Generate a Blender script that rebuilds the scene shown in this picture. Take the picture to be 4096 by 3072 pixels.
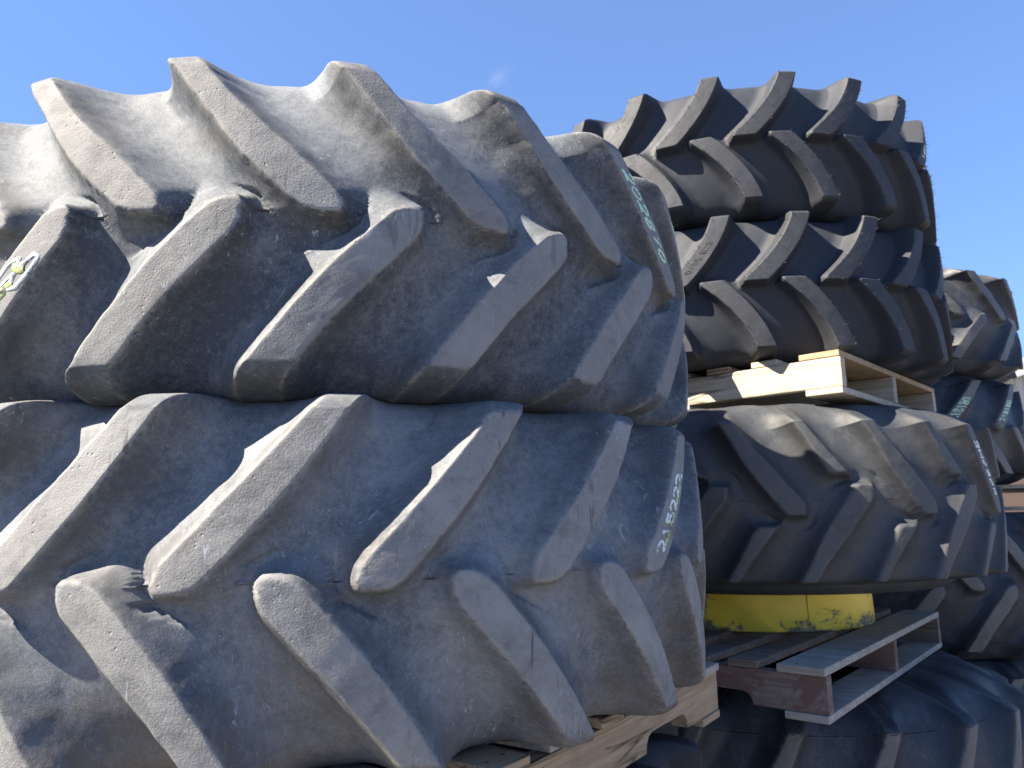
import bpy, math, random
import numpy as np
from mathutils import Vector, Matrix, Euler
R_ = math.radians
for o in list(bpy.data.objects): bpy.data.objects.remove(o)
scene = bpy.context.scene
COL = scene.collection
GZ = -1.77            # ground level, the camera stands at the origin

# ---------------------------------------------------------------- camera
PITCH, ROLL, FPX = 0.179, -0.0148, 748.3
cam = bpy.data.cameras.new('camera'); cam_ob = bpy.data.objects.new('camera', cam); COL.objects.link(cam_ob)
cam.sensor_width = 36.0; cam.lens = 36.0*FPX/1024.0; cam.clip_start = 0.02; cam.clip_end = 5000
cam_ob.matrix_world = Matrix.Rotation(math.pi/2+PITCH, 4, 'X') @ Matrix.Rotation(ROLL, 4, 'Z')
cam.dof.use_dof = True; cam.dof.focus_distance = 1.35; cam.dof.aperture_fstop = 7.5
scene.camera = cam_ob

# ---------------------------------------------------------------- sky, sun, exposure
SUN_EL, SUN_AZ = 45.0, 197.3      # azimuth counted like theta in the plan: 180 is the left, 270 behind the camera
sd = Vector((math.cos(R_(SUN_EL))*math.cos(R_(SUN_AZ)), math.cos(R_(SUN_EL))*math.sin(R_(SUN_AZ)), math.sin(R_(SUN_EL))))
world = bpy.data.worlds.new('World'); scene.world = world; world.use_nodes = True
nt = world.node_tree; nt.nodes.clear()
sky = nt.nodes.new('ShaderNodeTexSky'); sky.sky_type = 'NISHITA'; sky.sun_disc = False
sky.sun_elevation = R_(SUN_EL); sky.sun_rotation = math.atan2(sd.x, sd.y)
sky.altitude = 2500; sky.air_density = 1.0; sky.dust_density = 0.0; sky.ozone_density = 3.5
bg = nt.nodes.new('ShaderNodeBackground'); bg.inputs['Strength'].default_value = 0.066
wo = nt.nodes.new('ShaderNodeOutputWorld')
# one small wisp of cirrus in the sky
tcw = nt.nodes.new('ShaderNodeTexCoord')
mpw = nt.nodes.new('ShaderNodeMapping'); mpw.inputs['Rotation'].default_value = (0, R_(35), 0)
cdir = Vector((-0.012, math.cos(0.179)-0.41*math.sin(0.179), math.sin(0.179)+0.41*math.cos(0.179))).normalized()
sub = nt.nodes.new('ShaderNodeVectorMath'); sub.operation = 'SUBTRACT'; sub.inputs[1].default_value = cdir
nt.links.new(tcw.outputs['Generated'], sub.inputs[0]); nt.links.new(sub.outputs[0], mpw.inputs['Vector'])
sc = nt.nodes.new('ShaderNodeVectorMath'); sc.operation = 'MULTIPLY'; sc.inputs[1].default_value = (34, 60, 90)
nt.links.new(mpw.outputs[0], sc.inputs[0])
ln = nt.nodes.new('ShaderNodeVectorMath'); ln.operation = 'LENGTH'; nt.links.new(sc.outputs[0], ln.inputs[0])
nzw = nt.nodes.new('ShaderNodeTexNoise'); nzw.inputs['Scale'].default_value = 40; nzw.inputs['Detail'].default_value = 8; nzw.inputs['Distortion'].default_value = 1.2
nt.links.new(tcw.outputs['Generated'], nzw.inputs['Vector'])
fall = nt.nodes.new('ShaderNodeMapRange'); fall.inputs[1].default_value = 0.0; fall.inputs[2].default_value = 1.0; fall.inputs[3].default_value = 1.0; fall.inputs[4].default_value = 0.0
nt.links.new(ln.outputs['Value'], fall.inputs[0])
nr = nt.nodes.new('ShaderNodeMapRange'); nr.inputs[1].default_value = 0.42; nr.inputs[2].default_value = 0.75; nr.inputs[3].default_value = 0; nr.inputs[4].default_value = 0.22
nt.links.new(nzw.outputs['Fac'], nr.inputs[0])
mu = nt.nodes.new('ShaderNodeMath'); mu.operation = 'MULTIPLY'; nt.links.new(fall.outputs[0], mu.inputs[0]); nt.links.new(nr.outputs[0], mu.inputs[1])
gr = nt.nodes.new('ShaderNodeMix'); gr.data_type = 'RGBA'; gr.blend_type = 'MULTIPLY'; gr.inputs['Factor'].default_value = 1.0
gr.inputs[7].default_value = (0.88, 1.20, 1.78, 1)
gam = nt.nodes.new('ShaderNodeGamma'); gam.inputs['Gamma'].default_value = 0.55
nt.links.new(sky.outputs[0], gam.inputs['Color']); nt.links.new(gam.outputs[0], gr.inputs[6])
mx = nt.nodes.new('ShaderNodeMix'); mx.data_type = 'RGBA'; mx.inputs[7].default_value = (3.2, 3.5, 3.8, 1)
nt.links.new(mu.outputs[0], mx.inputs['Factor']); nt.links.new(gr.outputs[2], mx.inputs[6])
nt.links.new(mx.outputs[2], bg.inputs[0]); nt.links.new(bg.outputs[0], wo.inputs[0])
sun = bpy.data.lights.new('sun', 'SUN'); sun.energy = 5.0; sun.angle = R_(0.5); sun.color = (1.0, 0.88, 0.71)
sun_ob = bpy.data.objects.new('sun', sun); COL.objects.link(sun_ob)
sun_ob.rotation_euler = (-sd).to_track_quat('-Z', 'Y').to_euler(); sun_ob.location = sd*30
vs = scene.view_settings; vs.view_transform = 'Standard'; vs.look = 'None'; vs.exposure = 2.2; vs.gamma = 1.0; vs.use_curve_mapping = False

# ---------------------------------------------------------------- helpers
def tag(o, label=None, cat=None, group=None, kind=None):
    if label: o['label'] = label
    if cat: o['category'] = cat
    if group: o['group'] = group
    if kind: o['kind'] = kind
    return o
def empty(name, loc=(0, 0, 0), rot=(0, 0, 0)):
    o = bpy.data.objects.new(name, None); COL.objects.link(o); o.location = loc; o.rotation_euler = rot
    o.empty_display_size = 0.1
    return o
def mesh_ob(name, V, F, mat, parent=None, smooth=False, attrs=None, normals=None):
    me = bpy.data.meshes.new(name)
    V = np.asarray(V, dtype=np.float32)
    if isinstance(F, np.ndarray):
        k = F.shape[1]
        me.vertices.add(len(V)); me.vertices.foreach_set('co', V.ravel())
        me.loops.add(F.size); me.loops.foreach_set('vertex_index', F.ravel().astype(np.int32))
        me.polygons.add(len(F)); me.polygons.foreach_set('loop_start', np.arange(0, F.size, k, dtype=np.int32))
        me.polygons.foreach_set('use_smooth', np.full(len(F), smooth))
        me.update(calc_edges=True)
    else:
        me.from_pydata([tuple(v) for v in V], [], F)
        if smooth: me.polygons.foreach_set('use_smooth', [True]*len(F))
    if attrs:
        for an, av in attrs.items():
            a = me.attributes.new(an, 'FLOAT', 'POINT'); a.data.foreach_set('value', np.asarray(av, dtype=np.float32))
    me.validate()
    if normals is not None: me.normals_split_custom_set_from_vertices(np.asarray(normals, dtype=np.float32).tolist())
    for m in (mat if isinstance(mat, (list, tuple)) else [mat]): me.materials.append(m)
    o = bpy.data.objects.new(name, me); COL.objects.link(o)
    if parent is not None: o.parent = parent
    return o
class MB:
    def __init__(s): s.V = []; s.F = []; s.M = []
    def add(s, V, F, m=0):
        b = len(s.V); s.V += [tuple(v) for v in V]; s.F += [tuple(b+i for i in f) for f in F]; s.M += [m]*len(F)
    def box(s, x0, x1, y0, y1, z0, z1, bev=0.0, m=0):
        if bev <= 0:
            V = [(x, y, z) for x in (x0, x1) for y in (y0, y1) for z in (z0, z1)]
            F = [(0, 1, 3, 2), (4, 6, 7, 5), (0, 4, 5, 1), (2, 3, 7, 6), (0, 2, 6, 4), (1, 5, 7, 3)]
            s.add(V, F, m); return
        import bmesh
        bm = bmesh.new(); bmesh.ops.create_cube(bm, size=1)
        for v in bm.verts:
            v.co = Vector(((x0+x1)/2+v.co.x*(x1-x0), (y0+y1)/2+v.co.y*(y1-y0), (z0+z1)/2+v.co.z*(z1-z0)))
        bmesh.ops.bevel(bm, geom=bm.edges[:], offset=bev, segments=2, affect='EDGES', profile=0.6)
        bm.verts.index_update()
        s.add([v.co[:] for v in bm.verts], [[v.index for v in f.verts] for f in bm.faces], m); bm.free()
    def build(s, name, mat, parent=None, smooth=False):
        me = bpy.data.meshes.new(name); me.from_pydata(s.V, [], s.F)
        for m in (mat if isinstance(mat, (list, tuple)) else [mat]): me.materials.append(m)
        me.polygons.foreach_set('material_index', s.M)
        me.polygons.foreach_set('use_smooth', [smooth]*len(s.F)); me.validate()
        o = bpy.data.objects.new(name, me); COL.objects.link(o)
        if parent is not None: o.parent = parent
        return o
def copy_tree(o, parent=None):
    c = o.copy(); COL.objects.link(c); c.parent = parent
    for ch in [x for x in bpy.data.objects if x.parent == o]: copy_tree(ch, c)
    return c

# 3-D value noise in numpy, about -1..1
def _h(ix, iy, iz, seed):
    n = (ix.astype(np.int64)*374761393 + iy.astype(np.int64)*668265263 + iz.astype(np.int64)*1274126177 + seed*974634777) & 0xffffffff
    n = ((n ^ (n >> 13))*1274126177) & 0xffffffff
    n = n ^ (n >> 16)
    return (n & 0xffff)/32767.5-1.0
def vnoise(P, scale, seed=0):
    Q = P*scale; I = np.floor(Q); f = Q-I; f = f*f*(3-2*f); I = I.astype(np.int64); r = 0
    for dx in (0, 1):
        for dy in (0, 1):
            for dz in (0, 1):
                w = (f[..., 0] if dx else 1-f[..., 0])*(f[..., 1] if dy else 1-f[..., 1])*(f[..., 2] if dz else 1-f[..., 2])
                r = r + w*_h(I[..., 0]+dx, I[..., 1]+dy, I[..., 2]+dz, seed)
    return r

# ---------------------------------------------------------------- materials
class NT:
    def __init__(s, name):
        s.m = bpy.data.materials.new(name); s.m.use_nodes = True; s.t = s.m.node_tree; s.t.nodes.clear()
        s.out = s.n('ShaderNodeOutputMaterial'); s.b = s.n('ShaderNodeBsdfPrincipled'); s.l(s.b.outputs[0], s.out.inputs[0])
        s.tc = s.n('ShaderNodeTexCoord')
    def n(s, t, **k):
        x = s.t.nodes.new(t)
        for a, v in k.items(): setattr(x, a, v)
        return x
    def l(s, a, b): s.t.links.new(a, b)
    def noise(s, scale, detail=4, rough=0.55, dist=0.0, vec=None):
        x = s.n('ShaderNodeTexNoise'); x.inputs['Scale'].default_value = scale; x.inputs['Detail'].default_value = detail
        x.inputs['Roughness'].default_value = rough; x.inputs['Distortion'].default_value = dist
        s.l(vec if vec is not None else s.tc.outputs['Object'], x.inputs['Vector']); return x.outputs['Fac']
    def rng(s, v, a, b, c=0.0, d=1.0):
        x = s.n('ShaderNodeMapRange'); x.inputs[1].default_value = a; x.inputs[2].default_value = b; x.inputs[3].default_value = c; x.inputs[4].default_value = d
        s.l(v, x.inputs[0]); return x.outputs[0]
    def mix(s, f, a, b, mode='MIX'):
        x = s.n('ShaderNodeMix'); x.data_type = 'RGBA'; x.blend_type = mode
        for v, i in ((f, 0), (a, 6), (b, 7)):
            if isinstance(v, (int, float)): x.inputs[i].default_value = v
            elif isinstance(v, tuple): x.inputs[i].default_value = (v[0], v[1], v[2], 1)
            else: s.l(v, x.inputs[i])
        return x.outputs[2]
    def math(s, op, a, b=0.0):
        x = s.n('ShaderNodeMath'); x.operation = op
        for v, i in ((a, 0), (b, 1)):
            if isinstance(v, (int, float)): x.inputs[i].default_value = v
            else: s.l(v, x.inputs[i])
        return x.outputs[0]
    def mapv(s, scale=(1, 1, 1), rot=(0, 0, 0), loc=(0, 0, 0)):
        x = s.n('ShaderNodeMapping'); x.inputs['Scale'].default_value = scale; x.inputs['Rotation'].default_value = rot; x.inputs['Location'].default_value = loc
        s.l(s.tc.outputs['Object'], x.inputs['Vector']); return x.outputs[0]
    def bump(s, h, dist, strength=1.0, prev=None):
        x = s.n('ShaderNodeBump'); x.inputs['Distance'].default_value = dist; x.inputs['Strength'].default_value = strength
        s.l(h, x.inputs['Height'])
        if prev is not None: s.l(prev, x.inputs['Normal'])
        s.l(x.outputs[0], s.b.inputs['Normal']); return x.outputs[0]
    def attr(s, name):
        x = s.n('ShaderNodeAttribute'); x.attribute_name = name; return x.outputs['Fac']

def rubber(name, ground, dust, top, brown, rough=0.8, pits=1.0, dustlo=0.40, dusthi=0.64, spec=0.35, seed=0.0, scr=0.5, dirt_bounce=0.0, marks=0.0, uptone=0.0, wallk=0.7, topvar=1.0):
    t = NT(name); off = (seed, seed*1.7, seed*0.3)
    v = t.mapv(loc=off)
    wear = t.attr('wear')
    big = t.noise(3.2, 5, 0.6, 0.6, v); mid = t.noise(17, 8, 0.72, 0.5, v); fine = t.noise(90, 5, 0.7, 0, v); vf = t.noise(420, 3, 0.6, 0, v)
    d = t.math('ADD', t.math('MULTIPLY', big, 0.55), t.math('MULTIPLY', mid, 0.35))
    d = t.math('ADD', t.math('ADD', d, 0.05), t.math('MULTIPLY', t.math('SUBTRACT', fine, 0.5), 0.30))
    d = t.math('ADD', d, t.math('MULTIPLY', t.math('SUBTRACT', vf, 0.5), 0.28))
    if uptone:   # shifts towards the paler colour on faces turned upwards
        gg = t.n('ShaderNodeNewGeometry'); sz = t.n('ShaderNodeSeparateXYZ'); t.l(gg.outputs['Normal'], sz.inputs[0])
        d = t.math('ADD', d, t.math('MULTIPLY', t.rng(sz.outputs['Z'], -0.05, 0.30), uptone))
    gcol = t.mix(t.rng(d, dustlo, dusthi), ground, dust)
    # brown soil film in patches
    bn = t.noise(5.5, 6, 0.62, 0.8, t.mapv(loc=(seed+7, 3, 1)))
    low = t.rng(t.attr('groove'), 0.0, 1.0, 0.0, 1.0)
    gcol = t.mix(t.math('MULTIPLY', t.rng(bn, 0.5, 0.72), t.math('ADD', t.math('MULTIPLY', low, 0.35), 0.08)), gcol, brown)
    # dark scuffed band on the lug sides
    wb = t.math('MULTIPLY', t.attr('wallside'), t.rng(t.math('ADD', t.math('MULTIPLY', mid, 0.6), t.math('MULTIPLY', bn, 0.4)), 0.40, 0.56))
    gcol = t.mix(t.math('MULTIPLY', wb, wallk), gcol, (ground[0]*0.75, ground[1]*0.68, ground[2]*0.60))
    if dirt_bounce:  # browner towards the lower left: soil, plus warm ground bounce put into the colour
        sp_ = t.n('ShaderNodeSeparateXYZ'); t.l(t.tc.outputs['Object'], sp_.inputs[0])
        ld = t.math('ADD', t.rng(sp_.outputs['Z'], -0.02, -0.27, 0, 1), t.math('MULTIPLY', t.math('SUBTRACT', bn, 0.5), 2.0))
        gcol = t.mix(t.math('MULTIPLY', t.math('MULTIPLY', t.rng(ld, 0.35, 1.0), t.rng(sp_.outputs['X'], 0.42, -0.1, 0.25, 1.0)), dirt_bounce), gcol, brown)
    tcol = t.mix(t.rng(mid, 0.3, 0.7), tuple(c*0.8 for c in top), tuple(c*1.12 for c in top))
    tcol = t.mix(t.math('MULTIPLY', t.rng(vf, 0.35, 0.65), 0.35), tcol, tuple(c*0.55 for c in top))
    blot = t.noise(8, 5, 0.7, 1.0, t.mapv(loc=(2, seed+1, 5)))
    tcol = t.mix(t.math('MULTIPLY', t.rng(blot, 0.54, 0.64), 0.55*topvar), tcol, tuple(c*0.48 for c in top))
    smu = t.noise(38, 6, 0.75, 0.8, t.mapv(loc=(seed, 8, 3)))
    tcol = t.mix(t.math('MULTIPLY', t.rng(smu, 0.52, 0.62), 0.5*topvar), tcol, (top[0]*0.50, top[1]*0.53, top[2]*0.60))
    tcol = t.mix(t.math('MULTIPLY', t.rng(t.noise(6, 5, 0.6, 0.4, t.mapv(loc=(1, 2, seed))), 0.5, 0.7), 0.6), tcol, tuple(min(1, c*1.25) for c in top))
    if marks:
        mk_ = t.noise(9, 2, 0.5, 0.3, t.mapv(scale=(9, 9, 0.9), rot=(0.25, 0.35, 0), loc=(seed, 1, 2)))
        mk2 = t.rng(t.noise(6, 3, 0.6, 0, t.mapv(loc=(4, 4, seed))), 0.53, 0.6)
        tcol = t.mix(t.math('MULTIPLY', t.math('MULTIPLY', t.rng(mk_, 0.62, 0.66), mk2), marks), tcol, tuple(c*0.28 for c in top))
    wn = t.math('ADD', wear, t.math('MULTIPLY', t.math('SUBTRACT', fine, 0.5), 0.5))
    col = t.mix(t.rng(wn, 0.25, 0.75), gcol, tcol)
    en = t.math('MULTIPLY', t.attr('edge'), t.rng(t.math('ADD', t.math('MULTIPLY', fine, 0.5), t.math('MULTIPLY', mid, 0.5)), 0.42, 0.56))
    col = t.mix(t.math('MULTIPLY', en, 0.65), col, (top[0]*1.25, top[1]*1.17, top[2]*1.05))
    # scuffs and scratches
    s0 = t.noise(60, 8, 0.8, 3.0, t.mapv(scale=(1, 1, 0.25), rot=(0.9, 0.3, 0.5), loc=(seed, 4, 4)))
    s1 = t.noise(26, 7, 0.75, 2.5, t.mapv(scale=(1, 1, 0.35), rot=(0.5, 0.8, 0.2), loc=off))
    s2 = t.rng(t.noise(4, 3, 0.5, 0, t.mapv(loc=(9, seed, 2))), 0.5, 0.7)
    col = t.mix(t.math('MULTIPLY', t.math('MULTIPLY', t.rng(s1, 0.6, 0.66), s2), scr), col, tuple(min(1, c*2.2) for c in dust))
    s3 = t.rng(t.noise(3, 4, 0.6, 0, t.mapv(loc=(1, seed, 7))), 0.48, 0.62)
    col = t.mix(t.math('MULTIPLY', t.math('MULTIPLY', t.rng(s0, 0.60, 0.64), s3), scr*0.8), col, tuple(min(1, c*1.8) for c in dust))
    # small pale specks
    vo = t.n('ShaderNodeTexVoronoi'); vo.inputs['Scale'].default_value = 120; t.l(v, vo.inputs['Vector'])
    sp = t.math('MULTIPLY', t.rng(vo.outputs['Distance'], 0.07, 0.16, 1, 0), t.rng(t.noise(13, 3, 0.6, 0, v), 0.47, 0.6))
    col = t.mix(t.math('MULTIPLY', sp, 0.45), col, tuple(min(1, c*2.0) for c in dust))
    col = t.mix(t.math('MULTIPLY', t.attr('mouldline'), 0.85 if scr > 0.3 else 0.3), col, (0.02, 0.02, 0.022))
    t.l(col, t.b.inputs['Base Color'])
    t.l(t.rng(mid, 0.3, 0.7, rough-0.1, min(1, rough+0.08)), t.b.inputs['Roughness'])
    t.b.inputs['Specular IOR Level'].default_value = spec
    h1 = t.math('ADD', t.math('MULTIPLY', fine, 0.6), t.math('MULTIPLY', vf, 0.5))
    b1 = t.bump(h1, 0.0009*pits, 0.6)
    pv = t.noise(300, 3, 0.6, 0.0, v)
    vp = t.n('ShaderNodeTexVoronoi'); vp.inputs['Scale'].default_value = 85; t.l(v, vp.inputs['Vector'])
    pit = t.math('MULTIPLY', t.rng(vp.outputs['Distance'], 0.10, 0.22, -1, 0), t.rng(t.noise(24, 2, 0.5, 0, t.mapv(loc=(5, 5, seed))), 0.55, 0.62))
    h2 = t.math('MULTIPLY', t.math('ADD', t.math('MULTIPLY', pv, 0.8), pit), wear)
    b2 = t.bump(h2, 0.0011*pits, 0.8, b1)
    t.bump(mid, 0.003*pits, 0.35, b2)
    return t.m
M = {}
M['worn'] = rubber('worn grey rubber', (0.040, 0.051, 0.068), (0.165, 0.182, 0.204), (0.182, 0.187, 0.192), (0.10, 0.08, 0.06), seed=0.0, scr=0.85, marks=0.35, uptone=0.045, dustlo=0.43, dusthi=0.66)
M['worn2'] = rubber('worn grey rubber lower', (0.066, 0.079, 0.098), (0.200, 0.216, 0.236), (0.205, 0.209, 0.211), (0.12, 0.088, 0.058), seed=4.0, scr=0.8, dirt_bounce=0.7, marks=0.8)
M['new'] = rubber('new black rubber', (0.021, 0.026, 0.037), (0.029, 0.034, 0.044), (0.036, 0.040, 0.049), (0.03, 0.027, 0.025), rough=0.66, pits=0.25, seed=2.0, scr=0.1, spec=0.3)
M['dark'] = rubber('used black rubber', (0.026, 0.031, 0.040), (0.060, 0.064, 0.070), (0.066, 0.070, 0.077), (0.05, 0.045, 0.04), rough=0.6, pits=0.3, seed=6.0, scr=0.35)
M['scuffed'] = rubber('scuffed black rubber', (0.022, 0.027, 0.037), (0.06, 0.064, 0.074), (0.115, 0.112, 0.108), (0.07, 0.06, 0.05), rough=0.55, pits=0.7, seed=8.0, scr=0.9, dustlo=0.48)
def wood(name, a, b, grain_axis='X', knots=0.5, dirt=0.3, paint=None):
    t = NT(name)
    v = t.mapv(scale=(0.06, 1, 1) if grain_axis == 'X' else (1, 0.06, 1))
    g = t.noise(55, 5, 0.6, 1.2, v); g2 = t.noise(12, 4, 0.5, 2.2, v)
    fine = t.noise(260, 3, 0.6, 0, v)
    col = t.mix(t.rng(g, 0.35, 0.65), a, b)
    col = t.mix(t.math('MULTIPLY', t.rng(g2, 0.5, 0.62), knots*0.5), col, tuple(c*0.62 for c in a))
    dn = t.noise(9, 6, 0.7, 0.5)
    col = t.mix(t.math('MULTIPLY', t.rng(dn, 0.5, 0.75), dirt), col, (0.09, 0.075, 0.065))
    cr = t.noise(16, 3, 0.5, 0.6, t.mapv(scale=(0.035, 1, 1)))
    ck = t.rng(t.math('ABSOLUTE', t.math('SUBTRACT', cr, 0.5)), 0.0, 0.012, 1, 0)
    cm = t.rng(t.noise(3.5, 2, 0.5, 0), 0.48, 0.56)
    crack = t.math('MULTIPLY', ck, cm)
    col = t.mix(t.math('MULTIPLY', crack, 0.8), col, (0.035, 0.028, 0.022))
    kn = t.n('ShaderNodeTexVoronoi'); kn.inputs['Scale'].default_value = 5.5; t.l(t.mapv(scale=(0.55, 1, 1)), kn.inputs['Vector'])
    col = t.mix(t.math('MULTIPLY', t.rng(kn.outputs['Distance'], 0.055, 0.10, 1, 0), knots), col, tuple(c*0.4 for c in a))
    if paint:
        pn = t.noise(7, 7, 0.75, 0.6, t.mapv(scale=(0.5, 1, 1)))
        col = t.mix(t.rng(pn, 0.47, 0.52), col, paint)
    t.l(col, t.b.inputs['Base Color']); t.b.inputs['Roughness'].default_value = 0.85; t.b.inputs['Specular IOR Level'].default_value = 0.25
    b = t.bump(g, 0.0025, 0.6); t.bump(fine, 0.001, 0.6, b)
    return t.m
M['wood_new'] = wood('fresh pine', (0.31, 0.275, 0.215), (0.42, 0.38, 0.31))
M['wood_grey'] = wood('weathered pine', (0.24, 0.225, 0.20), (0.36, 0.345, 0.32), dirt=0.5)
M['wood_dark'] = wood('dark weathered pine', (0.10, 0.08, 0.07), (0.19, 0.16, 0.14), dirt=0.6)
M['wood_paint'] = wood('pine with worn red paint', (0.13, 0.10, 0.09), (0.22, 0.18, 0.16), paint=(0.13, 0.085, 0.072), dirt=0.5)
M['wood_tan'] = wood('orange pine', (0.27, 0.19, 0.12), (0.38, 0.29, 0.19))
def simple(name, col, rough=0.7, metal=0.0, nscale=20, namp=0.25, bump=0.0005):
    t = NT(name); n = t.noise(nscale, 5, 0.6)
    t.l(t.mix(n, tuple(c*(1-namp) for c in col), tuple(min(1, c*(1+namp)) for c in col)), t.b.inputs['Base Color'])
    t.b.inputs['Roughness'].default_value = rough; t.b.inputs['Metallic'].default_value = metal
    if bump: t.bump(n, bump, 0.5)
    return t.m
M['nail'] = simple('rusty nail', (0.05, 0.04, 0.035), 0.7)
def chalk(name, col):
    t = NT(name); n = t.noise(150, 5, 0.75); b = t.noise(30, 3, 0.6)
    k = t.rng(t.math('ADD', t.math('MULTIPLY', n, 0.6), t.math('MULTIPLY', b, 0.4)), 0.39, 0.50)
    t.l(t.mix(k, (0.13, 0.14, 0.14), col), t.b.inputs['Base Color']); t.b.inputs['Roughness'].default_value = 0.95; t.bump(n, 0.0006, 0.6)
    return t.m
M['chalk_green'] = chalk('green chalk', (0.42, 0.66, 0.50))
M['chalk_white'] = chalk('white paint stick', (0.66, 0.72, 0.73))
M['chalk_lime'] = chalk('lime paint stick', (0.36, 0.42, 0.17))
M['print'] = simple('moulded size lettering', (0.016, 0.016, 0.017), 0.8, nscale=90)
def yellow():
    t = NT('chipped yellow paint')
    big = t.noise(5, 7, 0.72, 0.4, t.mapv(scale=(1, 1, 2.2))); sm = t.noise(40, 5, 0.7)
    sep = t.n('ShaderNodeSeparateXYZ'); t.l(t.tc.outputs['Object'], sep.inputs[0])
    zlo = t.rng(sep.outputs['Z'], 0.0, 0.075, 0.17, 0.0)
    k = t.math('ADD', t.math('ADD', big, zlo), t.math('MULTIPLY', t.math('SUBTRACT', sm, 0.5), 0.22))
    col = t.mix(t.rng(t.noise(11, 4, 0.6), 0.3, 0.7), (0.82, 0.57, 0.04), (0.93, 0.70, 0.08))
    prim = t.mix(t.rng(sm, 0.4, 0.6), (0.36, 0.33, 0.22), (0.13, 0.08, 0.05))
    col = t.mix(t.rng(k, 0.615, 0.66), col, prim)
    t.l(col, t.b.inputs['Base Color']); t.b.inputs['Roughness'].default_value = 0.5
    t.bump(t.rng(k, 0.6, 0.64, 1, 0), 0.0012, 0.8)
    return t.m
M['yellow'] = yellow()
M['weld'] = simple('painted weld', (0.42, 0.30, 0.05), 0.6, nscale=60)

# ---------------------------------------------------------------- tyres
def smin(a, b, k):
    h = np.clip(0.5+0.5*(b-a)/k, 0, 1); return b*(1-h)+a*h-k*h*(1-h)
class Tread:
    """shape of one tyre tread; theta in degrees, w in metres above the centre seam"""
    def __init__(s, **k):
        s.lowk = 1.0; s.hwl = None; s.drop_lo = None; s.n = 21; s.cutu = 1.9; s.cutl = 0.5; s.asym = (1.1, 0.72); s.bezL = True; s.dirn = -1; s.R = 0.92; s.drop = 0.006; s.Hc = 0.038; s.slope = 0.10; s.quad = 0.45
        s.Wt = 0.255; s.half = 0.2825; s.c1 = 62.; s.c2 = 35.; s.hw = ((0.0, 2.55), (0.09, 2.6), (0.18, 1.8), (0.26, 1.7), (0.4, 1.8))
        s.wn = -0.011; s.ncut = 1.8; s.rnd = 0.020; s.wall = 0.017; s.fil = 0.045; s.edge = 0.0025
        s.up = -77.65; s.lo = -69.15; s.concave = 0.067; s.power = 2.2; s.short = None; s.sp_r = 0.19; s.cham = ((0.014, 0.012), (0.07, 0.024)); s.bead = 0.36
        s.dense = 1.0; s.seed = 1; s.rag = 0.0015; s.seam = 0.0020; s.inset = 0.018
        s.__dict__.update(k)
    def c(s, w): return s.dirn*(s.c1*w-s.c2*w*w)
    def hwf(s, w): return np.interp(w, [a for a, b in s.hw], [b for a, b in s.hw])
    def hwfl(s, w): return np.interp(w, [a for a, b in (s.hwl or s.hw)], [b for a, b in (s.hwl or s.hw)])
    def Rl(s, w): return s.R-s.drop*(np.abs(w)/s.Wt)**2
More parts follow.
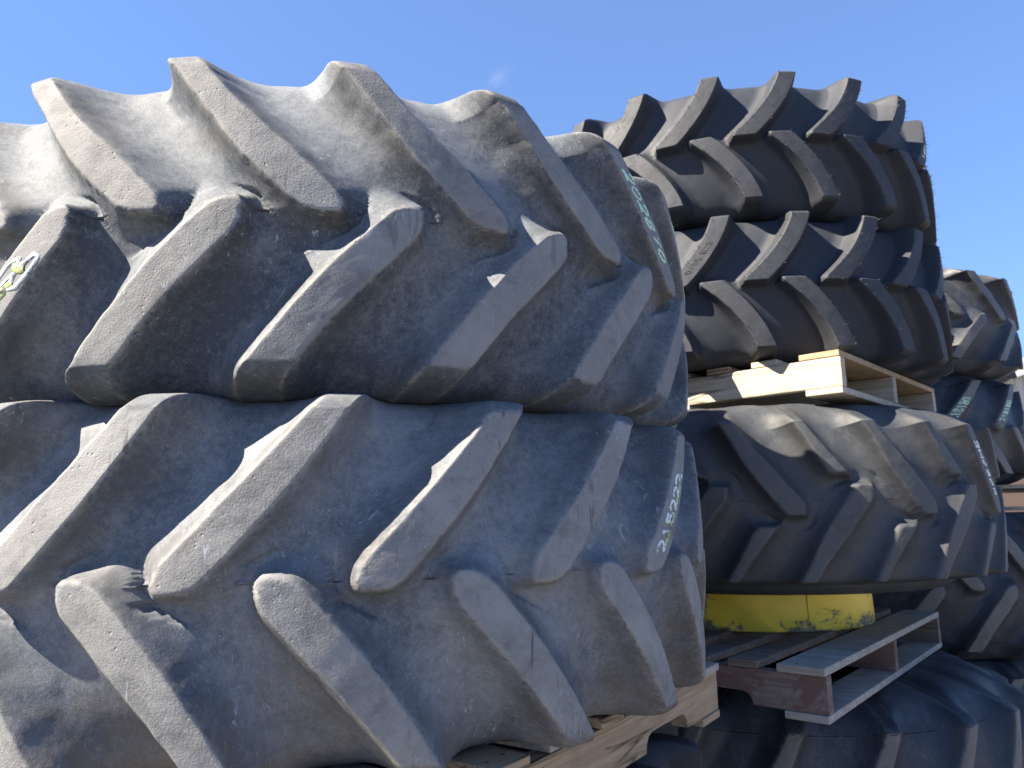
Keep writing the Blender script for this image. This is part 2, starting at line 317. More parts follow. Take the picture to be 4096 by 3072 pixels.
def build_tyre(T, name, mat, loc, rot=(0, 0, 0), hairs=False):
    root = empty(name, loc, rot)
    P = 360./T.n; hw0 = T.hwf(0.0); dr = math.pi/180*T.R
    cosa = 1/math.sqrt(1+(T.c1*math.pi/180*T.R)**2)
    # column offsets inside one pitch (degrees, 0 = axis of an upper lug)
    dd = [0.002, 0.0, -0.002, -0.005, -0.010, -T.wall, -T.wall-0.006, -T.wall-0.014, -T.wall-0.024, -T.wall-0.036]
    dd = dd if T.dense >= 1 else [0.003, 0.0, -0.004, -0.010, -T.wall, -T.wall-0.012, -T.wall-0.03]
    base = [0.0] + ([hw0*f for f in (0.17, 0.34, 0.5, 0.64, 0.77, 0.88)] if T.dense >= 1 else [hw0*0.5]) + [hw0-d/(T.R*cosa)*180/math.pi for d in dd]
    one = sorted(set([-b for b in base]+base))
    offs = []
    shift = ((T.lo-T.up) % P)
    for b in one:
        offs += [b % P, (b+shift) % P]
        if T.short: offs += [(b+P/2) % P, (b+shift+P/2) % P]
    offs = sorted(offs); o2 = []
    for b in offs:
        if not o2 or b-o2[-1] > (0.06 if T.dense >= 1 else 0.25): o2.append(b)
    if o2[0]+P-o2[-1] < 0.05: o2.pop()
    offs = np.array(o2); tcol = (T.up+(offs[None, :]+P*np.arange(T.n)[:, None])).ravel(); NC = len(tcol)
    # rows of the upper half
    st = 0.0035 if T.dense >= 1 else 0.009
    w = [0, 0.0018, 0.004]
    while w[-1] < (T.Wt-0.012):
        w.append(w[-1]+(st if w[-1] < 0.05 else st*1.9))
    w += [T.Wt-0.006, T.Wt-0.002, T.Wt]; nw = len(w); w = np.array(w)
    rC = T.R-T.Hc-T.slope*w-T.quad*w*w; zC = w-T.inset*(w/T.Wt)**3
    rL = T.Rl(w); zL = w.copy()
    ns = 14 if T.dense >= 1 else 8
    u = np.linspace(0, 1, ns+1)[1:]
    p0 = np.array([rC[-1], zC[-1]]); p3 = np.array([T.R-T.sp_r, T.half]); tv = np.array([rC[-1]-rC[-4], zC[-1]-zC[-4]]); tv /= np.linalg.norm(tv)
    L_ = np.linalg.norm(p3-p0); p1 = p0+tv*L_*0.4; p2 = p3+np.array([1, 0.0])*L_*0.4
    bz = lambda q: (((1-q)**3)[:, None]*p0+(3*(1-q)**2*q)[:, None]*p1+(3*(1-q)*q*q)[:, None]*p2+(q**3)[:, None]*p3)
    cb = bz(u); rC = np.r_[rC, cb[:, 0]]; zC = np.r_[zC, cb[:, 1]]
    # lug top: outer edge, chamfer points, then onto the sidewall
    lp = [(rL[-1], T.Wt)]+[(rL[-1]-a, T.Wt+b) for a, b in T.cham]+[tuple(p3)]
    seg = np.r_[0, np.cumsum([math.dist(lp[i], lp[i+1]) for i in range(len(lp)-1)])]; seg /= seg[-1]
    if T.bezL:
        q0 = np.array([rL[-1], T.Wt]); q3 = np.array([p3[0], T.half]); tl = np.array([rL[-1]-rL[-4], zL[-1]-zL[-4]]); tl /= np.linalg.norm(tl)
        q1 = q0+tl*0.030+np.array([-0.004, 0]); q2 = np.array([q0[0]-0.05, T.half-0.002])
        us = u**1.5
        cl = ((1-us)**3)[:, None]*q0+(3*(1-us)**2*us)[:, None]*q1+(3*(1-us)*us*us)[:, None]*q2+(us**3)[:, None]*q3
        rL = np.r_[rL, cl[:, 0]]; zL = np.r_[zL, cl[:, 1]]
    else:
        rL = np.r_[rL, np.interp(u, seg, [a for a, b in lp])]; zL = np.r_[zL, np.interp(u, seg, [b for a, b in lp])]
    weff = np.r_[w, T.Wt+u*L_*0.55]
    # sidewall to bead (no lugs)
    q = np.linspace(0, 1, 13)[1:]
    rs = p3[0]+(T.R-T.bead-p3[0])*q; zs = T.half*(1-0.02*np.sin(q*math.pi)) - 0.055*q**2.2 + 0.0
    zs = zs+0.0025*np.sin(q*40)*(q < 0.8)
    rC = np.r_[rC, rs]; zC = np.r_[zC, zs]; rL = np.r_[rL, rs]; zL = np.r_[zL, zs]; weff = np.r_[weff, np.full(12, weff[-1])]
    NH = len(rC)
    sg = np.r_[-np.ones(NH-1), np.ones(NH)]; idx = np.r_[np.arange(NH-1, 0, -1), np.arange(NH)]
    rC, zC, rL, zL, wa = rC[idx], zC[idx]*sg, rL[idx], zL[idx]*sg, weff[idx]; W0 = wa*sg
    if T.drop_lo is not None:
        rL = np.where(W0 < 0, rL+(T.drop-T.drop_lo)*np.clip(np.abs(W0)/T.Wt, 0, 1)**2*np.clip(1-(np.abs(W0)-T.Wt)/0.06, 0, 1), rL)
    if T.lowk != 1.0:
        sq = lambda a: np.where(a < -0.245, -0.245+(a+0.245)*T.lowk, a)
        zC, zL = sq(zC), sq(zL)
    W = wa*sg
    NR = len(W); hwr = np.where(W >= 0, T.hwf(wa), T.hwfl(wa))
    # theta grid, columns sheared along the lugs and squeezed to their width
    th = np.zeros((NR, NC))
    for i in range(NR):
        cen = T.up if W[i] >= 0 else T.lo
        a = (tcol-cen+P/2) % P-P/2
        k = hwr[i]; b = np.where(np.abs(a) <= hw0, a*k/hw0, np.sign(a)*(k+(np.abs(a)-hw0)*(P/2-k)/(P/2-hw0)))
        if T.short: b = a
        fade = min(1, wa[i]/0.03)
        th[i] = tcol+(b-a)*fade+T.c(wa[i])
    Wg = np.repeat(W[:, None], NC, 1)
    thr = np.radians(th)
    Pn = np.stack([T.R*np.cos(thr), T.R*np.sin(thr), Wg], -1)
    n1 = vnoise(Pn, 28, T.seed); n2 = vnoise(Pn, 90, T.seed+5); n3 = vnoise(Pn, 6, T.seed+9); n4 = vnoise(Pn, 260, T.seed+13)
    D = np.full((NR, NC), -1.0); K = np.zeros((NR, NC), int)
    sets = [(1, T.up, T.wn, 0, 1.0, T.cutu), (-1, T.lo, T.wn, T.n, 1.0, T.cutl)]
    if T.short: sets += [(1, T.up+P/2, T.short, 2*T.n, 0.72, T.cutu*0.8), (-1, T.lo+P/2, T.short, 3*T.n, 0.72, T.cutu*0.8)]
    SG = np.zeros((NR, NC)); NZ = np.zeros((NR, NC))
    for s_, ph, wn, kb, wf, ncut in sets:
        ws = Wg*s_; cw = np.where(ws >= 0, T.c(np.abs(ws)), T.dirn*T.c1*ws)
        rel = th-ph-cw; kk = np.round(rel/P); a = rel-kk*P
        hwx = (T.hwf if s_ > 0 else T.hwfl)(np.maximum(ws, 0))*wf
        da = (hwx-np.abs(a))*dr*cosa
        tn = (th-ph-kk*P)*(-T.dirn)+(abs(T.c(wn)) if wn > 0.02 else 0)
        d3 = (ncut-tn)*dr
        d2 = ws-wn
        d = smin(smin(da, d2, T.rnd), d3, T.rnd)
        nz_ = 1/(1+np.exp(-np.clip((da-np.minimum(d2, d3)-0.004)/0.008, -30, 30)))
        up = d > D; NZ = np.where(up, nz_, NZ); D = np.where(up, d, D); SG = np.where(up, np.tanh(a*(-T.dirn)*s_/1.5), SG); K = np.where(up, (kb+(kk.astype(int) % T.n)), K)
    D = D+T.rag*(n1*0.6+n2*0.5)
    Dm = D
    # mask: flat top, rounded edge, steep wall, long fillet
    e = T.edge
    x = -D; px = np.maximum(x, 0); fac = 0.5*(T.asym[0]+T.asym[1])+0.5*(T.asym[0]-T.asym[1])*SG
    fac = fac*(1-0.68*NZ)
    if T.concave:
        m = np.clip(1-px/(T.concave*fac), 0, 1)**T.power
        sl = T.power/T.concave
    else:
        sl = 0.80/T.wall
        m = np.where(x < T.wall, 1-sl*x, 0.20*np.clip(1-(x-T.wall)/T.fil, 0, 1)**2.2)
    # round top edge
    t = np.clip((x+e)/(2*e), 0, 1); full = np.ones_like(m)
    m = np.where(x < -e, 1.0, np.where(x < e, 1-(sl*e)*t*t, m))
    # soften the foot
    f = np.clip((x-T.wall+0.004)/0.014, 0, 1)
    m = np.clip(m, 0, 1)
    rc, zc, rl, zl = rC[:, None], zC[:, None], rL[:, None], zL[:, None]
    r = rc+m*(rl-rc); z = zc+m*(zl-zc)
    tread = np.clip((T.Wt+0.10-wa)/0.10, 0, 1)[:, None]
    r = r+tread*((1-m)*(0.0022*n3+0.0006*n1)+m*(0.0012*n3+0.0005*n1+0.00035*n2+0.0002*n4))
    if T.seam > 0:
        r = r+np.clip(1-4*m, 0, 1)*(T.seam*0.7*(np.abs(Wg-0.0018) < 0.0008)*(0.6+0.4*n2)-T.seam*(np.abs(Wg) < 0.001)*(0.5+0.5*n1))
    V = np.stack([r*np.cos(thr), r*np.sin(thr), z], -1)
    # vertex normals on the closed grid
    Vn = np.concatenate([V, V[:, :1]], 1)
    a = Vn[1:, 1:]-Vn[:-1, :-1]; b = Vn[1:, :-1]-Vn[:-1, 1:]
    fn = np.cross(b, a); 
    N = np.zeros_like(V); N[:-1] += fn; N[1:] += fn; fr = np.roll(fn, 1, 1); N[:-1] += fr; N[1:] += fr
    N /= np.linalg.norm(N, axis=-1, keepdims=True)+1e-12
    rad = np.stack([np.cos(thr), np.sin(thr), 0*thr], -1)
    mid = NR//2
    flip = np.sum(N[mid]*rad[mid]) < 0
    if flip: N = -N
    wear = np.clip((Dm+0.0015)/0.004, 0, 1)*np.clip((T.Wt+0.012+0.010*n1-wa[:, None])/0.02, 0, 1)
    groove = np.clip(1-np.abs(x-T.wall*1.1)/0.03, 0, 1)*(m < 0.9)
    seamv = (np.abs(Wg) < 0.001)*np.clip(1-4*m, 0, 1)*np.clip(0.75+0.6*n1, 0.2, 1)
    edge = np.exp(-np.abs(Dm+0.0005)/0.0028); wallm = np.clip((m-0.25)/0.35, 0, 1)*(1-wear)
    ii = (np.arange(NR-1)[:, None]*NC+np.arange(NC)[None, :]); jn = (np.arange(NC)+1) % NC
    i01 = (np.arange(NR-1)[:, None]*NC+jn[None, :])
    F = np.stack([ii, i01, i01+NC, ii+NC], -1)
    if flip: pass
    # orient faces outward
    tst = np.sum(fn[mid]*rad[mid]) < 0
    # face (ii,i01,i01+NC,ii+NC): normal = cross(dcol,drow)
    fc = np.cross(Vn[:-1, 1:]-Vn[:-1, :-1], Vn[1:, :-1]-Vn[:-1, :-1])
    if np.sum(fc[mid]*rad[mid]) < 0: F = F[..., ::-1]
    mm = (m[:-1]+m[1:])/2; mm = (mm+np.roll(mm, -1, 1))/2
    notside = (wa[:-1] < T.Wt+L_*0.55*0.80)[:, None]
    lugf = (mm > 0.13) & notside
    Kf = K[:-1]
    Vf, Nf = V.reshape(-1, 3), N.reshape(-1, 3); wf_, gf, e1, e2, e3 = wear.ravel(), groove.ravel(), edge.ravel(), wallm.ravel(), seamv.ravel()
    def piece(nm, FF, extra=None):
        ids, inv = np.unique(FF, return_inverse=True); FF2 = inv.reshape(FF.shape)
        vv, nn, a1, a2, a3, a4, a5 = Vf[ids], Nf[ids], wf_[ids], gf[ids], e1[ids], e2[ids], e3[ids]
        if extra is not None:
            ev, ef, en = extra; FF2 = np.concatenate([FF2, ef+len(vv)]); vv = np.concatenate([vv, ev]); nn = np.concatenate([nn, en])
            a1 = np.r_[a1, np.zeros(len(ev))]; a2 = np.r_[a2, np.zeros(len(ev))]; a3 = np.r_[a3, np.zeros(len(ev))]; a4 = np.r_[a4, np.zeros(len(ev))]; a5 = np.r_[a5, np.zeros(len(ev))]
        return mesh_ob(nm, vv, FF2, mat, root, True, {'wear': a1, 'groove': a2, 'edge': a3, 'wallside': a4, 'mouldline': a5}, nn)
    # inner surface of the casing
    ni = 96; zi = T.half-0.055
    prof = [(T.R-T.bead, zi), (T.R-T.bead-0.012, zi-0.012), (T.R-T.bead, zi-0.035), (T.R-T.bead+0.10, T.half-0.03), (T.R-0.20, T.half-0.03), (T.R-0.11, T.half*0.72), (T.R-0.085, 0)]
    prof = prof+[(a, -b) for a, b in prof[-2::-1]]
    ang = np.linspace(0, 2*math.pi, ni, endpoint=False)
    ev = np.array([[a*np.cos(t), a*np.sin(t), b] for a, b in prof for t in ang])
    ef = np.array([[i*ni+j, (i+1)*ni+j, (i+1)*ni+(j+1) % ni, i*ni+(j+1) % ni] for i in range(len(prof)-1) for j in range(ni)])
    pr = np.array(prof); tg = np.gradient(pr, axis=0); nn = np.stack([tg[:, 1], -tg[:, 0]], 1); nn /= np.linalg.norm(nn, axis=1, keepdims=True)
    if nn[len(prof)//2, 0] > 0: nn = -nn
    en = np.array([[nn[i, 0]*np.cos(t), nn[i, 0]*np.sin(t), nn[i, 1]] for i in range(len(prof)) for t in ang])
    v0, v1, v2 = ev[ef[:, 0]], ev[ef[:, 1]], ev[ef[:, 2]]
    if np.sum(np.cross(v1-v0, v2-v0)*en[ef[:, 0]]) < 0: ef = ef[:, ::-1]
    piece('casing', F[~lugf], (ev, ef, en))
    for k in np.unique(Kf[lugf]):
        fk = F[lugf & (Kf == k)]
        if len(fk) > 20: piece('tread_lug', fk)
    if hairs:
        rng = random.Random(T.seed); hv = []; hf = []
        near = np.argwhere((np.abs(D) < 0.0035) & (np.abs(Wg) < T.Wt))
        rng.shuffle(lst := near.tolist()); taken = []
        cell = {}
        for i, j in lst:
            p = V[i, j]; key = tuple(np.floor(p/0.045).astype(int))
            if key in cell: continue
            cell[key] = 1
            d = Vector(rad[i, j])+Vector((rng.uniform(-.3, .3), rng.uniform(-.3, .3), rng.uniform(-.3, .5))); d.normalize()
            a_ = d.orthogonal().normalized(); b_ = d.cross(a_); ln_ = rng.uniform(0.008, 0.02); bb = len(hv)
            for t_ in range(3):
                q_ = a_*math.cos(t_*2.094)+b_*math.sin(t_*2.094); hv.append(tuple(Vector(p)+q_*0.0012-d*0.001))
            hv.append(tuple(Vector(p)+d*ln_))
            hf += [(bb, bb+1, bb+3), (bb+1, bb+2, bb+3), (bb+2, bb, bb+3)]
        h = mesh_ob('vent_hairs', hv, hf, M['new'], root); tag(h, kind='stuff')
    return root

# stroke lettering laid on a lug top (own little ribbons of chalk)
GL = {'0': [[(.5, 1), (.1, .8), (0, .5), (.1, .2), (.5, 0), (.9, .2), (1, .5), (.9, .8), (.5, 1)]],
 '1': [[(.3, .8), (.5, 1), (.5, 0)]], '2': [[(0, .75), (.15, .95), (.5, 1), (.85, .9), (.95, .65), (.7, .4), (.1, .1), (0, 0), (.4, .1), (1, 0)]],
 '5': [[(.95, 1), (.15, 1), (.1, .55), (.5, .6), (.9, .45), (.95, .2), (.6, 0), (0, .1)]],
 '7': [[(0, .95), (.95, 1), (.6, .5), (.4, 0)]], '8': [[(.5, .52), (.1, .7), (.2, .95), (.5, 1), (.85, .9), (.85, .68), (.5, .52), (.05, .3), (.15, .05), (.5, 0), (.9, .08), (.95, .3), (.5, .52)]],
 '6': [[(.85, .95), (.4, .9), (.1, .5), (.1, .15), (.5, 0), (.9, .15), (.85, .42), (.5, .5), (.12, .3)]],
 '9': [[(.9, .6), (.5, .45), (.1, .65), (.2, .95), (.6, 1), (.9, .8), (.9, .4), (.6, 0)]],
 'S': [[(.9, .9), (.5, 1), (.1, .85), (.2, .6), (.8, .4), (.9, .15), (.5, 0), (.05, .1)]],
 'R': [[(0, 0), (0, 1), (.7, 1), (.9, .75), (.6, .5), (0, .5)], [(.4, .5), (.95, 0)]],
 'H': [[(0, 0), (0, 1)], [(1, 0), (1, 1)], [(0, .5), (1, .5)]], '/': [[(.1, 0), (.9, 1)]], 'A': [[(0, 0), (.5, 1), (1, 0)], [(.2, .4), (.8, .4)]],
 '#': [[(.0, .1), (.9, .9)], [(.1, .9), (1, .1)], [(.0, .5), (1, .6)], [(.4, 0), (.6, 1)]], '|': [[(.5, 0), (.45, 1)]], '~': [[(0, .2), (.3, .8), (.6, .3), (1, .9)]]}
def lug_text(root, T, text, side, k, w0, w1, size, width, mat, name='chalk_number', flip=1, off=0.0, fat=1.0):
    """text runs along the lug from w0 to w1; flip=+1: glyph tops towards +theta"""
    ph = (T.up if side > 0 else T.lo)+k*360./T.n
    dr = math.pi/180*T.R; n = len(text); V = []; F = []
    def at(wv, lat):
        # lat: metres across the lug (towards +theta)
        thx = ph+T.c(wv)+lat/dr
        rr = float(T.R-(T.drop if (side > 0 or T.drop_lo is None) else T.drop_lo)*(wv/T.Wt)**2)+0.0011
        return Vector((rr*math.cos(R_(thx)), rr*math.sin(R_(thx)), wv*side))
    rg = random.Random(len(text)+k)
    for i, chx in enumerate(text):
        if chx == ' ': continue
        for st in GL[chx]:
            if chx == '#' and rg.random() < 0.15: continue
            pts = []
            for a in range(len(st)-1):
                for q in range(4):
                    pts.append((st[a][0]+(st[a+1][0]-st[a][0])*q/4, st[a][1]+(st[a+1][1]-st[a][1])*q/4))
            pts.append(st[-1])
            P3 = []
            for (gx, gy) in pts:
                f_ = (i+0.12+gx*0.76)/n
                P3.append(at(w0+(w1-w0)*f_, off+flip*(gy-0.5)*size))
            for j in range(len(P3)):
                t_ = (P3[min(j+1, len(P3)-1)]-P3[max(j-1, 0)]).normalized(); nr_ = Vector((P3[j].x, P3[j].y, 0)).normalized()
                s_ = t_.cross(nr_).normalized()*(width/2)*rg.uniform(0.75, 1.2)
                V += [P3[j]-s_-nr_*0.0016, P3[j]-s_*0.8, P3[j]+s_*0.8, P3[j]+s_-nr_*0.0016]
                if j:
                    b = len(V)-8
                    F += [(b, b+1, b+5, b+4), (b+1, b+2, b+6, b+5), (b+2, b+3, b+7, b+6)]
    return mesh_ob(name, [tuple(v) for v in V], F, mat, root, True)

TA = Tread(edge=0.0042, hwl=((0, 2.55), (.09, 2.65), (.18, 2.4), (.27, 2.3), (.4, 1.8)), drop_lo=0.012, seed=3, Wt=0.243, half=0.288, c1=67, c2=42, drop=0.019, up=-78.2, lo=-69.1, slope=0.16, quad=0.35, seam=0.006)
TB = Tread(edge=0.0042, dirn=1, up=-73.4, lo=-65.0, c1=62, c2=35, seed=11, slope=0.14, cutu=1.4, cutl=1.0, Wt=0.248, drop=0.012, seam=0.006, hw=((0, 2.6), (.1, 2.5), (.18, 2.15), (.26, 1.75), (.4, 1.8)), ncut=1.7)
TD = Tread(concave=0, bezL=False, cutu=2.3, cutl=2.3, n=20, dirn=1, R=0.88, up=-99.2, lo=-109.0, c1=75, c2=118, hw=((0, 2.9), (.09, 2.45), (.15, 2.25), (.25, 2.1), (.4, 2.0)), Wt=0.236, half=0.268, Hc=0.052,
           slope=0.06, quad=0.6, wall=0.014, fil=0.03, rag=0.0, seam=0.001, edge=0.0015, rnd=0.004, ncut=2.3, dense=1.0, seed=21, wn=-0.004)
TC = Tread(bezL=False, cutu=3.0, cutl=3.0, asym=(1,1), n=13, dirn=-1, R=0.92, up=-99.2, lo=-85.7, c1=50, c2=25, hw=((0, 2.5), (.1, 2.3), (.2, 1.4), (.3, 1.3), (.5, 1.6)), Wt=0.245, half=0.33, Hc=0.033, lowk=0.3,
           slope=0.02, quad=0.5, wn=-0.045, short=0.08, sp_r=0.25, cham=((0.05, 0.03), (0.12, 0.06)), wall=0.02, fil=0.05, rnd=0.012, seed=31, rag=0.0008, edge=0.004, ncut=3.0)
TF = Tread(bezL=False, cutu=1.8, cutl=1.8, asym=(1,1), n=20, dirn=1, R=0.95, up=-92., lo=-83., c1=45, c2=40, hw=((0, 2.2), (.1, 1.9), (.2, 1.5), (.3, 1.5), (.5, 1.8)), Wt=0.25, half=0.34, bead=0.47, Hc=0.03, slope=0.02, quad=0.6,
           seam=0, sp_r=0.33, cham=((0.03, 0.02), (0.15, 0.055)), wall=0.018, fil=0.035, seed=41, dense=0.5)
TG = Tread(cutu=1.5, cutl=0.8, n=16, dirn=-1, R=0.86, up=-57., lo=-68., c1=72, c2=40, hw=((0, 2.7), (.1, 2.6), (.2, 2.2), (.3, 2.0), (.5, 2.0)), Wt=0.245, half=0.30, Hc=0.03, slope=0.1, quad=0.9,
           seed=51, dense=0.5, bead=0.34, rag=0.003)
TYRES = 'tractor tyres stacked flat in the yard'

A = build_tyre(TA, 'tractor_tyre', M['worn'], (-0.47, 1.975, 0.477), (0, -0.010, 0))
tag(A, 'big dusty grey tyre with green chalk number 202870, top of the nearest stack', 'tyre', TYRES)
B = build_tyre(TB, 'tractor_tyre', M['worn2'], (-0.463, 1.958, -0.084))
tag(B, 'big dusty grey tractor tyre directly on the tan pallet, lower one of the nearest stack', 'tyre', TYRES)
D_ = build_tyre(TD, 'tractor_tyre', M['new'], (0.976, 3.325, 1.334), (0, 0, 0), hairs=True)
tag(D_, 'new black tractor tyre at the very top of the middle stack, against the sky', 'tyre', TYRES)
E_ = copy_tree(D_); E_.location = (0.980, 3.322, 0.797)
tag(E_, 'new black tractor tyre resting on the upper wooden pallet of the middle stack', 'tyre', TYRES)
C_ = build_tyre(TC, 'tractor_tyre', M['dark'], (0.987, 3.226, 0.045))
tag(C_, 'wide black tyre with worn long and short lugs, lying on the yellow rim', 'tyre', TYRES)
F_ = build_tyre(TF, 'tractor_tyre', M['scuffed'], (1.02, 3.33, -0.897))
tag(F_, 'black tyre with sloping shoulders under the lower weathered pallet of the middle stack', 'tyre', TYRES)
GX, GY = 5.2*math.sin(R_(25.4)), 5.2*math.cos(R_(25.4))
G_ = build_tyre(TG, 'tractor_tyre', M['scuffed'], (GX, GY, 1.045))
tag(G_, 'scuffed black tyre on top of the far right stack behind the new tyres', 'tyre', TYRES)
def flipped(src, loc, rz, label):
    c = copy_tree(src); c.location = loc; c.rotation_euler = (math.pi, 0, R_(rz)); tag(c, label, 'tyre', TYRES); return c
def turned(src, loc, rz, label):
    c = copy_tree(src); c.location = loc; c.rotation_euler = (0, 0, R_(rz)); tag(c, label, 'tyre', TYRES); return c
H_ = flipped(G_, (GX-0.04, GY, 0.443), -133, 'scuffed black tyre with chalk number 218180, second from the top of the far right stack')
I_ = turned(G_, (GX+0.05, GY-0.10, -0.36), 9, 'scuffed black tyre just under the pale pallet of the far right stack')
J_ = flipped(G_, (GX+0.03, GY-0.12, -1.02), -120, 'scuffed black tyre at the bottom of the far right stack')
K_ = flipped(D_, (-0.44, 1.99, -0.765), 20, 'black tyre right under the tan pallet of the nearest stack')
K2_ = flipped(D_, (-0.46, 1.98, -1.345), 50, 'black tyre on the ground at the foot of the nearest stack')
F2_ = turned(D_, (1.0, 3.32, GZ+0.268), 40, 'black tyre on the ground at the foot of the middle stack')
I_.scale = (1.03, 1.03, 1.2)
J_.rotation_euler = (math.pi, 0, R_(-120))
K_.location.z = -0.498-0.277; K_.scale = (1, 1, 1.03); K2_.scale = (1, 1, 1.03); K2_.location.z = -0.498-0.277*3
L_ = turned(D_, (GX, GY-0.1, GZ+0.232), 15, 'black tyre on the ground at the foot of the far right stack'); L_.scale = (0.95, 0.95, 0.85)

lug_text(A, TA, '202870', 1, 3, 0.205, 0.045, 0.036, 0.0055, M['chalk_green'], flip=1)
lug_text(A, TA, '202870', 1, 4, 0.19, 0.03, 0.030, 0.005, M['chalk_green'], flip=1)
lug_text(A, TA, '8', -1, -2, 0.05, 0.125, 0.060, 0.007, M['chalk_white'], name='paint_mark', flip=-1)
lug_text(A, TA, '|~|', -1, -2, 0.065, 0.16, 0.026, 0.018, M['chalk_lime'], name='paint_mark', flip=-1)
lug_text(B, TB, '215222', 1, 2, 0.02, 0.17, 0.030, 0.006, M['chalk_white'], flip=-1)
lug_text(B, TB, '####', 1, 2, 0.03, 0.16, 0.012, 0.007, M['chalk_lime'], name='paint_mark', flip=-1, off=0.012)
lug_text(E_, TD, '0/85 R28', 1, -1, 0.04, 0.15, 0.022, 0.003, M['print'], name='size_lettering', flip=-1)
lug_text(D_, TD, '1AR1', 1, 3, 0.03, 0.12, 0.030, 0.005, M['chalk_white'], flip=-1)

lug_text(C_, TC, '2H####', 1, 2, 0.195, 0.01, 0.028, 0.006, M['chalk_white'], flip=1)
lug_text(H_, TG, '218180', -1, 1, 0.03, 0.15, 0.055, 0.008, M['chalk_green'], flip=1)
lug_text(H_, TG, '218180', -1, 0, 0.03, 0.15, 0.045, 0.008, M['chalk_green'], flip=1)
lug_text(F_, TF, '####', 1, 5, 0.17, 0.0, 0.022, 0.008, M['chalk_white'], flip=1)
lug_text(F_, TF, '6', -1, 4, 0.02, 0.08, 0.05, 0.006, M['chalk_white'], flip=-1)
# ---------------------------------------------------------------- pallets
def pallet(loc, ang, L=1.2, Wd=1.0, mats=None, n_top=7, notch=True, seed=1, th=0.018, sh=0.092, label='', gap_last=None):
    """origin: near corner on the underside; x along the stringers, y across them"""
    rg = random.Random(seed)
    root = empty('wooden_pallet', loc, (0, 0, ang)); tag(root, label, 'pallet', 'wooden pallets between the tyres')
    m_s, m_t, m_b = mats
    for i, y in enumerate((0.0, Wd/2-0.02, Wd-0.04)):
        mb = MB()
        if not notch: mb.box(0, L, y, y+0.04, th, th+sh, 0.004)
        else:
            prof = [(0, 0)]
            for c0 in (L*0.27, L*0.73):
                hw, hn = 0.115, 0.036
                prof += [(c0-hw, 0)]+[(c0-hw+0.035*(1-math.cos(a))*0.9, hn*math.sin(a)) for a in (0.5, 1.0, 1.57)]+[(c0+hw-0.035*(1-math.cos(a))*0.9, hn*math.sin(a)) for a in (1.57, 1.0, 0.5)]+[(c0+hw, 0)]
            prof += [(L, 0), (L, sh), (0, sh)]
            n = len(prof); V = [(x, y, th+z) for x, z in prof]+[(x, y+0.04, th+z) for x, z in prof]
            mb.V = V; mb.F = [tuple(range(n))[::1], tuple(range(2*n-1, n-1, -1))]+[(j, n+j, n+(j+1) % n, (j+1) % n) for j in range(n)]; mb.M = [0]*len(mb.F)
        s = mb.build('stringer', m_s[i] if isinstance(m_s, (list, tuple)) else m_s, root)
    bw = [0.135 if i in (0, n_top-1) else 0.095 for i in range(n_top)]
    gap = (L-sum(bw))/(n_top-1); x = 0.0
    for i in range(n_top):
        mb = MB(); j = rg.uniform(-.004, .006)
        mb.box(x+rg.uniform(-.003, .003), x+bw[i]-rg.uniform(0, .006), -0.006+j, Wd+0.004+j, th+sh+0.0015, th+sh+0.0015+th+rg.uniform(-.001, .002), 0.003)
        for y in (0.02, Wd/2, Wd-0.02):
            for dx in (0.25, 0.7):
                px = x+bw[i]*dx+rg.uniform(-.01, .01); py = y+rg.uniform(-.008, .008); z = th+sh+th+0.0032
                mb.box(px-.003, px+.003, py-.003, py+.003, z-.002, z, m=1)
        mb.build('deck_board', [m_t if not isinstance(m_t, (list, tuple)) else m_t[i % len(m_t)], M['nail']], root); x += bw[i]+gap
    for i, x in enumerate((0.0, L/2-0.05, L-0.12)):
        mb = MB(); mb.box(x, x+(0.12 if i != 1 else 0.10), -0.004, Wd+0.003, -0.0015, th-0.0015, 0.003)
        mb.build('bottom_board', m_b, root)
    return root
def placed(near, ang, L, Wd, **k):
    # near = near corner; stringers run away along ang, boards across
    return pallet(near, ang, L, Wd, **k)
# upper pallet of the middle stack: right face shows stringer ends -> stringers run to the left-back
p1 = pallet((1.058, 2.358, 0.385), R_(137), 1.2, 1.10, th=0.021, sh=0.098, mats=(M['wood_new'], [M['wood_tan'], M['wood_new'], M['wood_tan']], M['wood_new']), notch=False, seed=2,
            label='pale new pine pallet between the new black tyres and the worn tyre')
p1.scale = (1, -1, 1)
p2 = pallet((0.838, 2.135, -0.552), R_(140.6), 1.2, 1.5, th=0.021, sh=0.098, n_top=8, mats=([M['wood_paint'], M['wood_paint'], M['wood_dark']], [M['wood_grey'], M['wood_dark'], M['wood_dark'], M['wood_dark']], M['wood_grey']), notch=True, seed=3,
            label='old weathered pallet with worn red paint under the yellow rim')
p2.scale = (1, -1, 1)
# front pallet: outer stringer at 57 degrees, along the right side of the lower tyre
d = Vector((math.cos(R_(56)), math.sin(R_(56)))); far = Vector((0.512, 2.02))
near = far-d*1.2
p3 = pallet((far.x, far.y, -0.498), R_(56+180), 1.2, 1.2, mats=(M['wood_tan'], [M['wood_grey'], M['wood_tan']], M['wood_tan']), notch=True, seed=4,
            label='tan pine pallet with a notched stringer under the nearest grey tyres')
p3.scale = (1, -1, 1)
# pale pallet in the far right stack
p4 = pallet((2.75, 3.95, 0.012), R_(57), 1.2, 1.2, mats=(M['wood_new'], M['wood_new'], M['wood_new']), notch=False, seed=5,
            label='pale pallet in the middle of the far right stack')

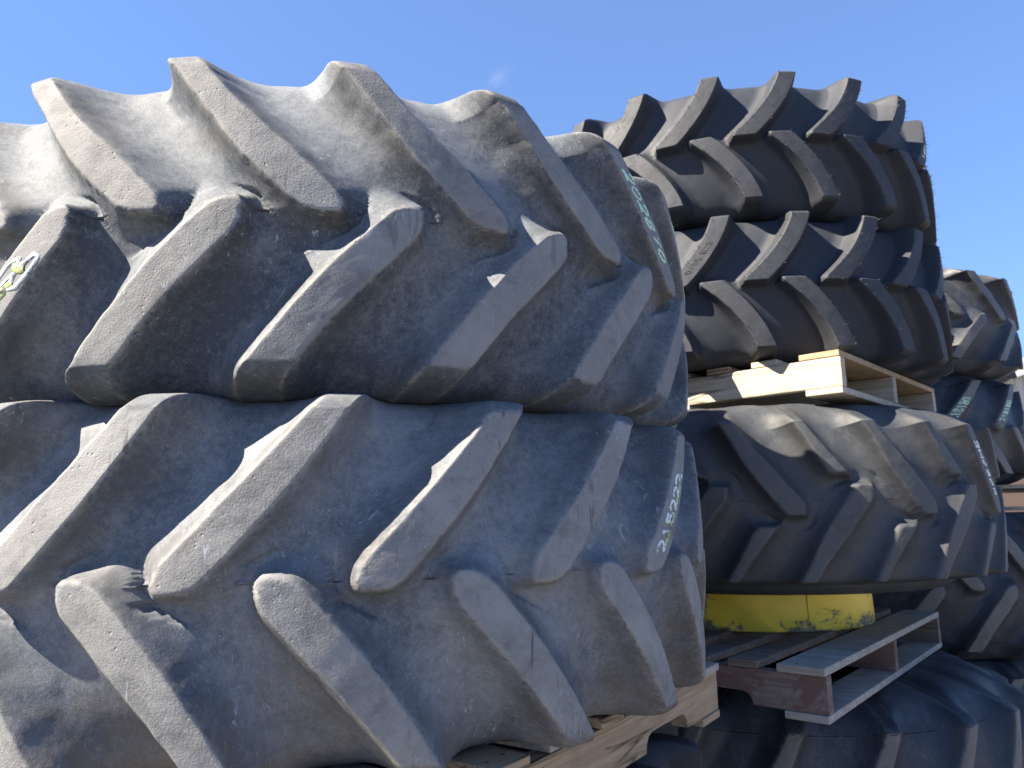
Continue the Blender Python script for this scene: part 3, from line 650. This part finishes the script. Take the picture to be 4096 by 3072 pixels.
# ---------------------------------------------------------------- yellow rim
rim = empty('wheel_rim', (0.99, 3.226, -0.409)); tag(rim, 'chipped yellow steel wheel rim between the worn black tyre and the old pallet', 'rim')
def lathe(name, prof, mat, parent, n=160, closed=True):
    pr = prof; V = [(r*math.cos(2*math.pi*j/n), r*math.sin(2*math.pi*j/n), z) for r, z in pr for j in range(n)]
    m_ = len(pr); F = []
    for i in range(m_ if closed else m_-1):
        for j in range(n):
            a, b = i*n, ((i+1) % m_)*n; F.append((a+j, a+(j+1) % n, b+(j+1) % n, b+j))
    o = mesh_ob(name, V, F, mat, parent); 
    return o
bar = lathe('rim_barrel', [(0.452, 0.0), (0.454, 0.004), (0.450, 0.10), (0.450, 0.28), (0.40, 0.34), (0.395, 0.335), (0.441, 0.275), (0.441, 0.10), (0.445, 0.0)], M['yellow'], rim)
bar.data.polygons.foreach_set('use_smooth', [True]*len(bar.data.polygons))
lathe('wheel_disc', [(0.12, 0.12), (0.30, 0.16), (0.441, 0.14), (0.441, 0.128), (0.30, 0.148), (0.12, 0.108)], M['yellow'], rim)
mb = MB()
a0 = R_(-83.); mb.box(0.4500, 0.4530, -0.0014, 0.0014, 0.006, 0.275)
ws_ = mb.build('weld_seam', M['weld'], rim); ws_.rotation_euler = (0, 0, a0)

# ---------------------------------------------------------------- ground, shed, far things
def ground_mat():
    t = NT('gravel yard'); v = t.mapv()
    n = t.noise(0.6, 6, 0.6, 0, v); f = t.noise(60, 5, 0.7, 0, v)
    c = t.mix(n, (0.13, 0.125, 0.12), (0.19, 0.18, 0.17)); c = t.mix(t.math('MULTIPLY', t.rng(f, .4, .7), .5), c, (0.19, 0.185, 0.18))
    t.l(c, t.b.inputs['Base Color']); t.b.inputs['Roughness'].default_value = 0.95
    t.bump(f, 0.02, 0.8); return t.m
g = mesh_ob('ground', [(-1500, -1500, GZ), (1500, -1500, GZ), (1500, 1500, GZ), (-1500, 1500, GZ)], [(0, 1, 2, 3)], ground_mat()); tag(g, kind='structure')
M['shed'] = simple('white ribbed steel', (0.42, 0.40, 0.36), 0.5, nscale=3, namp=0.05, bump=0)
M['trim'] = simple('white trim', (0.5, 0.5, 0.49), 0.45, nscale=3, namp=0.03, bump=0)
M['roofm'] = simple('grey roofing steel', (0.45, 0.46, 0.47), 0.4, nscale=3, namp=0.05, bump=0)
M['brown'] = simple('brown lower cladding', (0.12, 0.08, 0.06), 0.6, nscale=2, namp=0.1, bump=0)
shed = empty('metal_shed', (27.0, 27.0, GZ)); tag(shed, 'white ribbed steel shed with pale roof trim far behind the right stack', 'shed')
Wd_, Ht, Rg, Dp = 26.0, 5.45, 9.6, 14.0
LW = 5.4
mb = MB(); x = -Wd_/2
while x < Wd_/2-1e-6:
    for (xa, xb, dy) in ((x, x+0.22, 0.0), (x+0.22, x+0.30, 0.035)):
        ha = Ht+(Rg-Ht)*(1-abs(xa)/(Wd_/2)); hb = Ht+(Rg-Ht)*(1-abs(xb)/(Wd_/2))
        mb.add([(xa, -dy, LW), (xb, -dy, LW), (xb, -dy, hb), (xa, -dy, ha), (xa, 0.1, LW), (xb, 0.1, LW), (xb, 0.1, hb), (xa, 0.1, ha)],
               [(0, 1, 2, 3), (5, 4, 7, 6), (4, 0, 3, 7), (1, 5, 6, 2), (3, 2, 6, 7)])
    x += 0.30
mb.build('gable_wall', M['shed'], shed)
mb = MB(); mb.box(-Wd_/2, Wd_/2, -0.02, 0.10, 0, LW-0.02); mb.build('lower_wall', M['brown'], shed)
mb = MB(); mb.box(-Wd_/2, -Wd_/2+0.1, 0.12, Dp, 0, Ht); mb.box(Wd_/2-0.1, Wd_/2, 0.12, Dp, 0, Ht); mb.box(-Wd_/2+.1, Wd_/2-.1, Dp-0.1, Dp, 0, Ht); mb.build('side_wall', M['shed'], shed)
for s in (-1, 1):
    mb = MB(); V = [(0, -0.35, Rg+0.06), (s*(Wd_/2+0.4), -0.35, Ht-0.04), (s*(Wd_/2+0.4), Dp+.3, Ht-0.04), (0, Dp+.3, Rg+0.06)]
    V += [(a, b, c+0.12) for a, b, c in V]; mb.add(V, [(0, 3, 2, 1), (4, 5, 6, 7), (0, 1, 5, 4), (1, 2, 6, 5), (2, 3, 7, 6)]); mb.build('roof', M['roofm'], shed)
    mb = MB(); V = [(0, -0.42, Rg-0.25), (s*(Wd_/2+0.42), -0.42, Ht-0.36), (s*(Wd_/2+0.42), -0.36, Ht-0.36), (0, -0.36, Rg-0.25)]
    V += [(a, b, c+0.45) for a, b, c in V]; mb.add(V, [(0, 3, 2, 1), (4, 5, 6, 7), (0, 1, 5, 4), (1, 2, 6, 5), (2, 3, 7, 6), (3, 0, 4, 7)]); mb.build('roof_trim', M['trim'], shed)
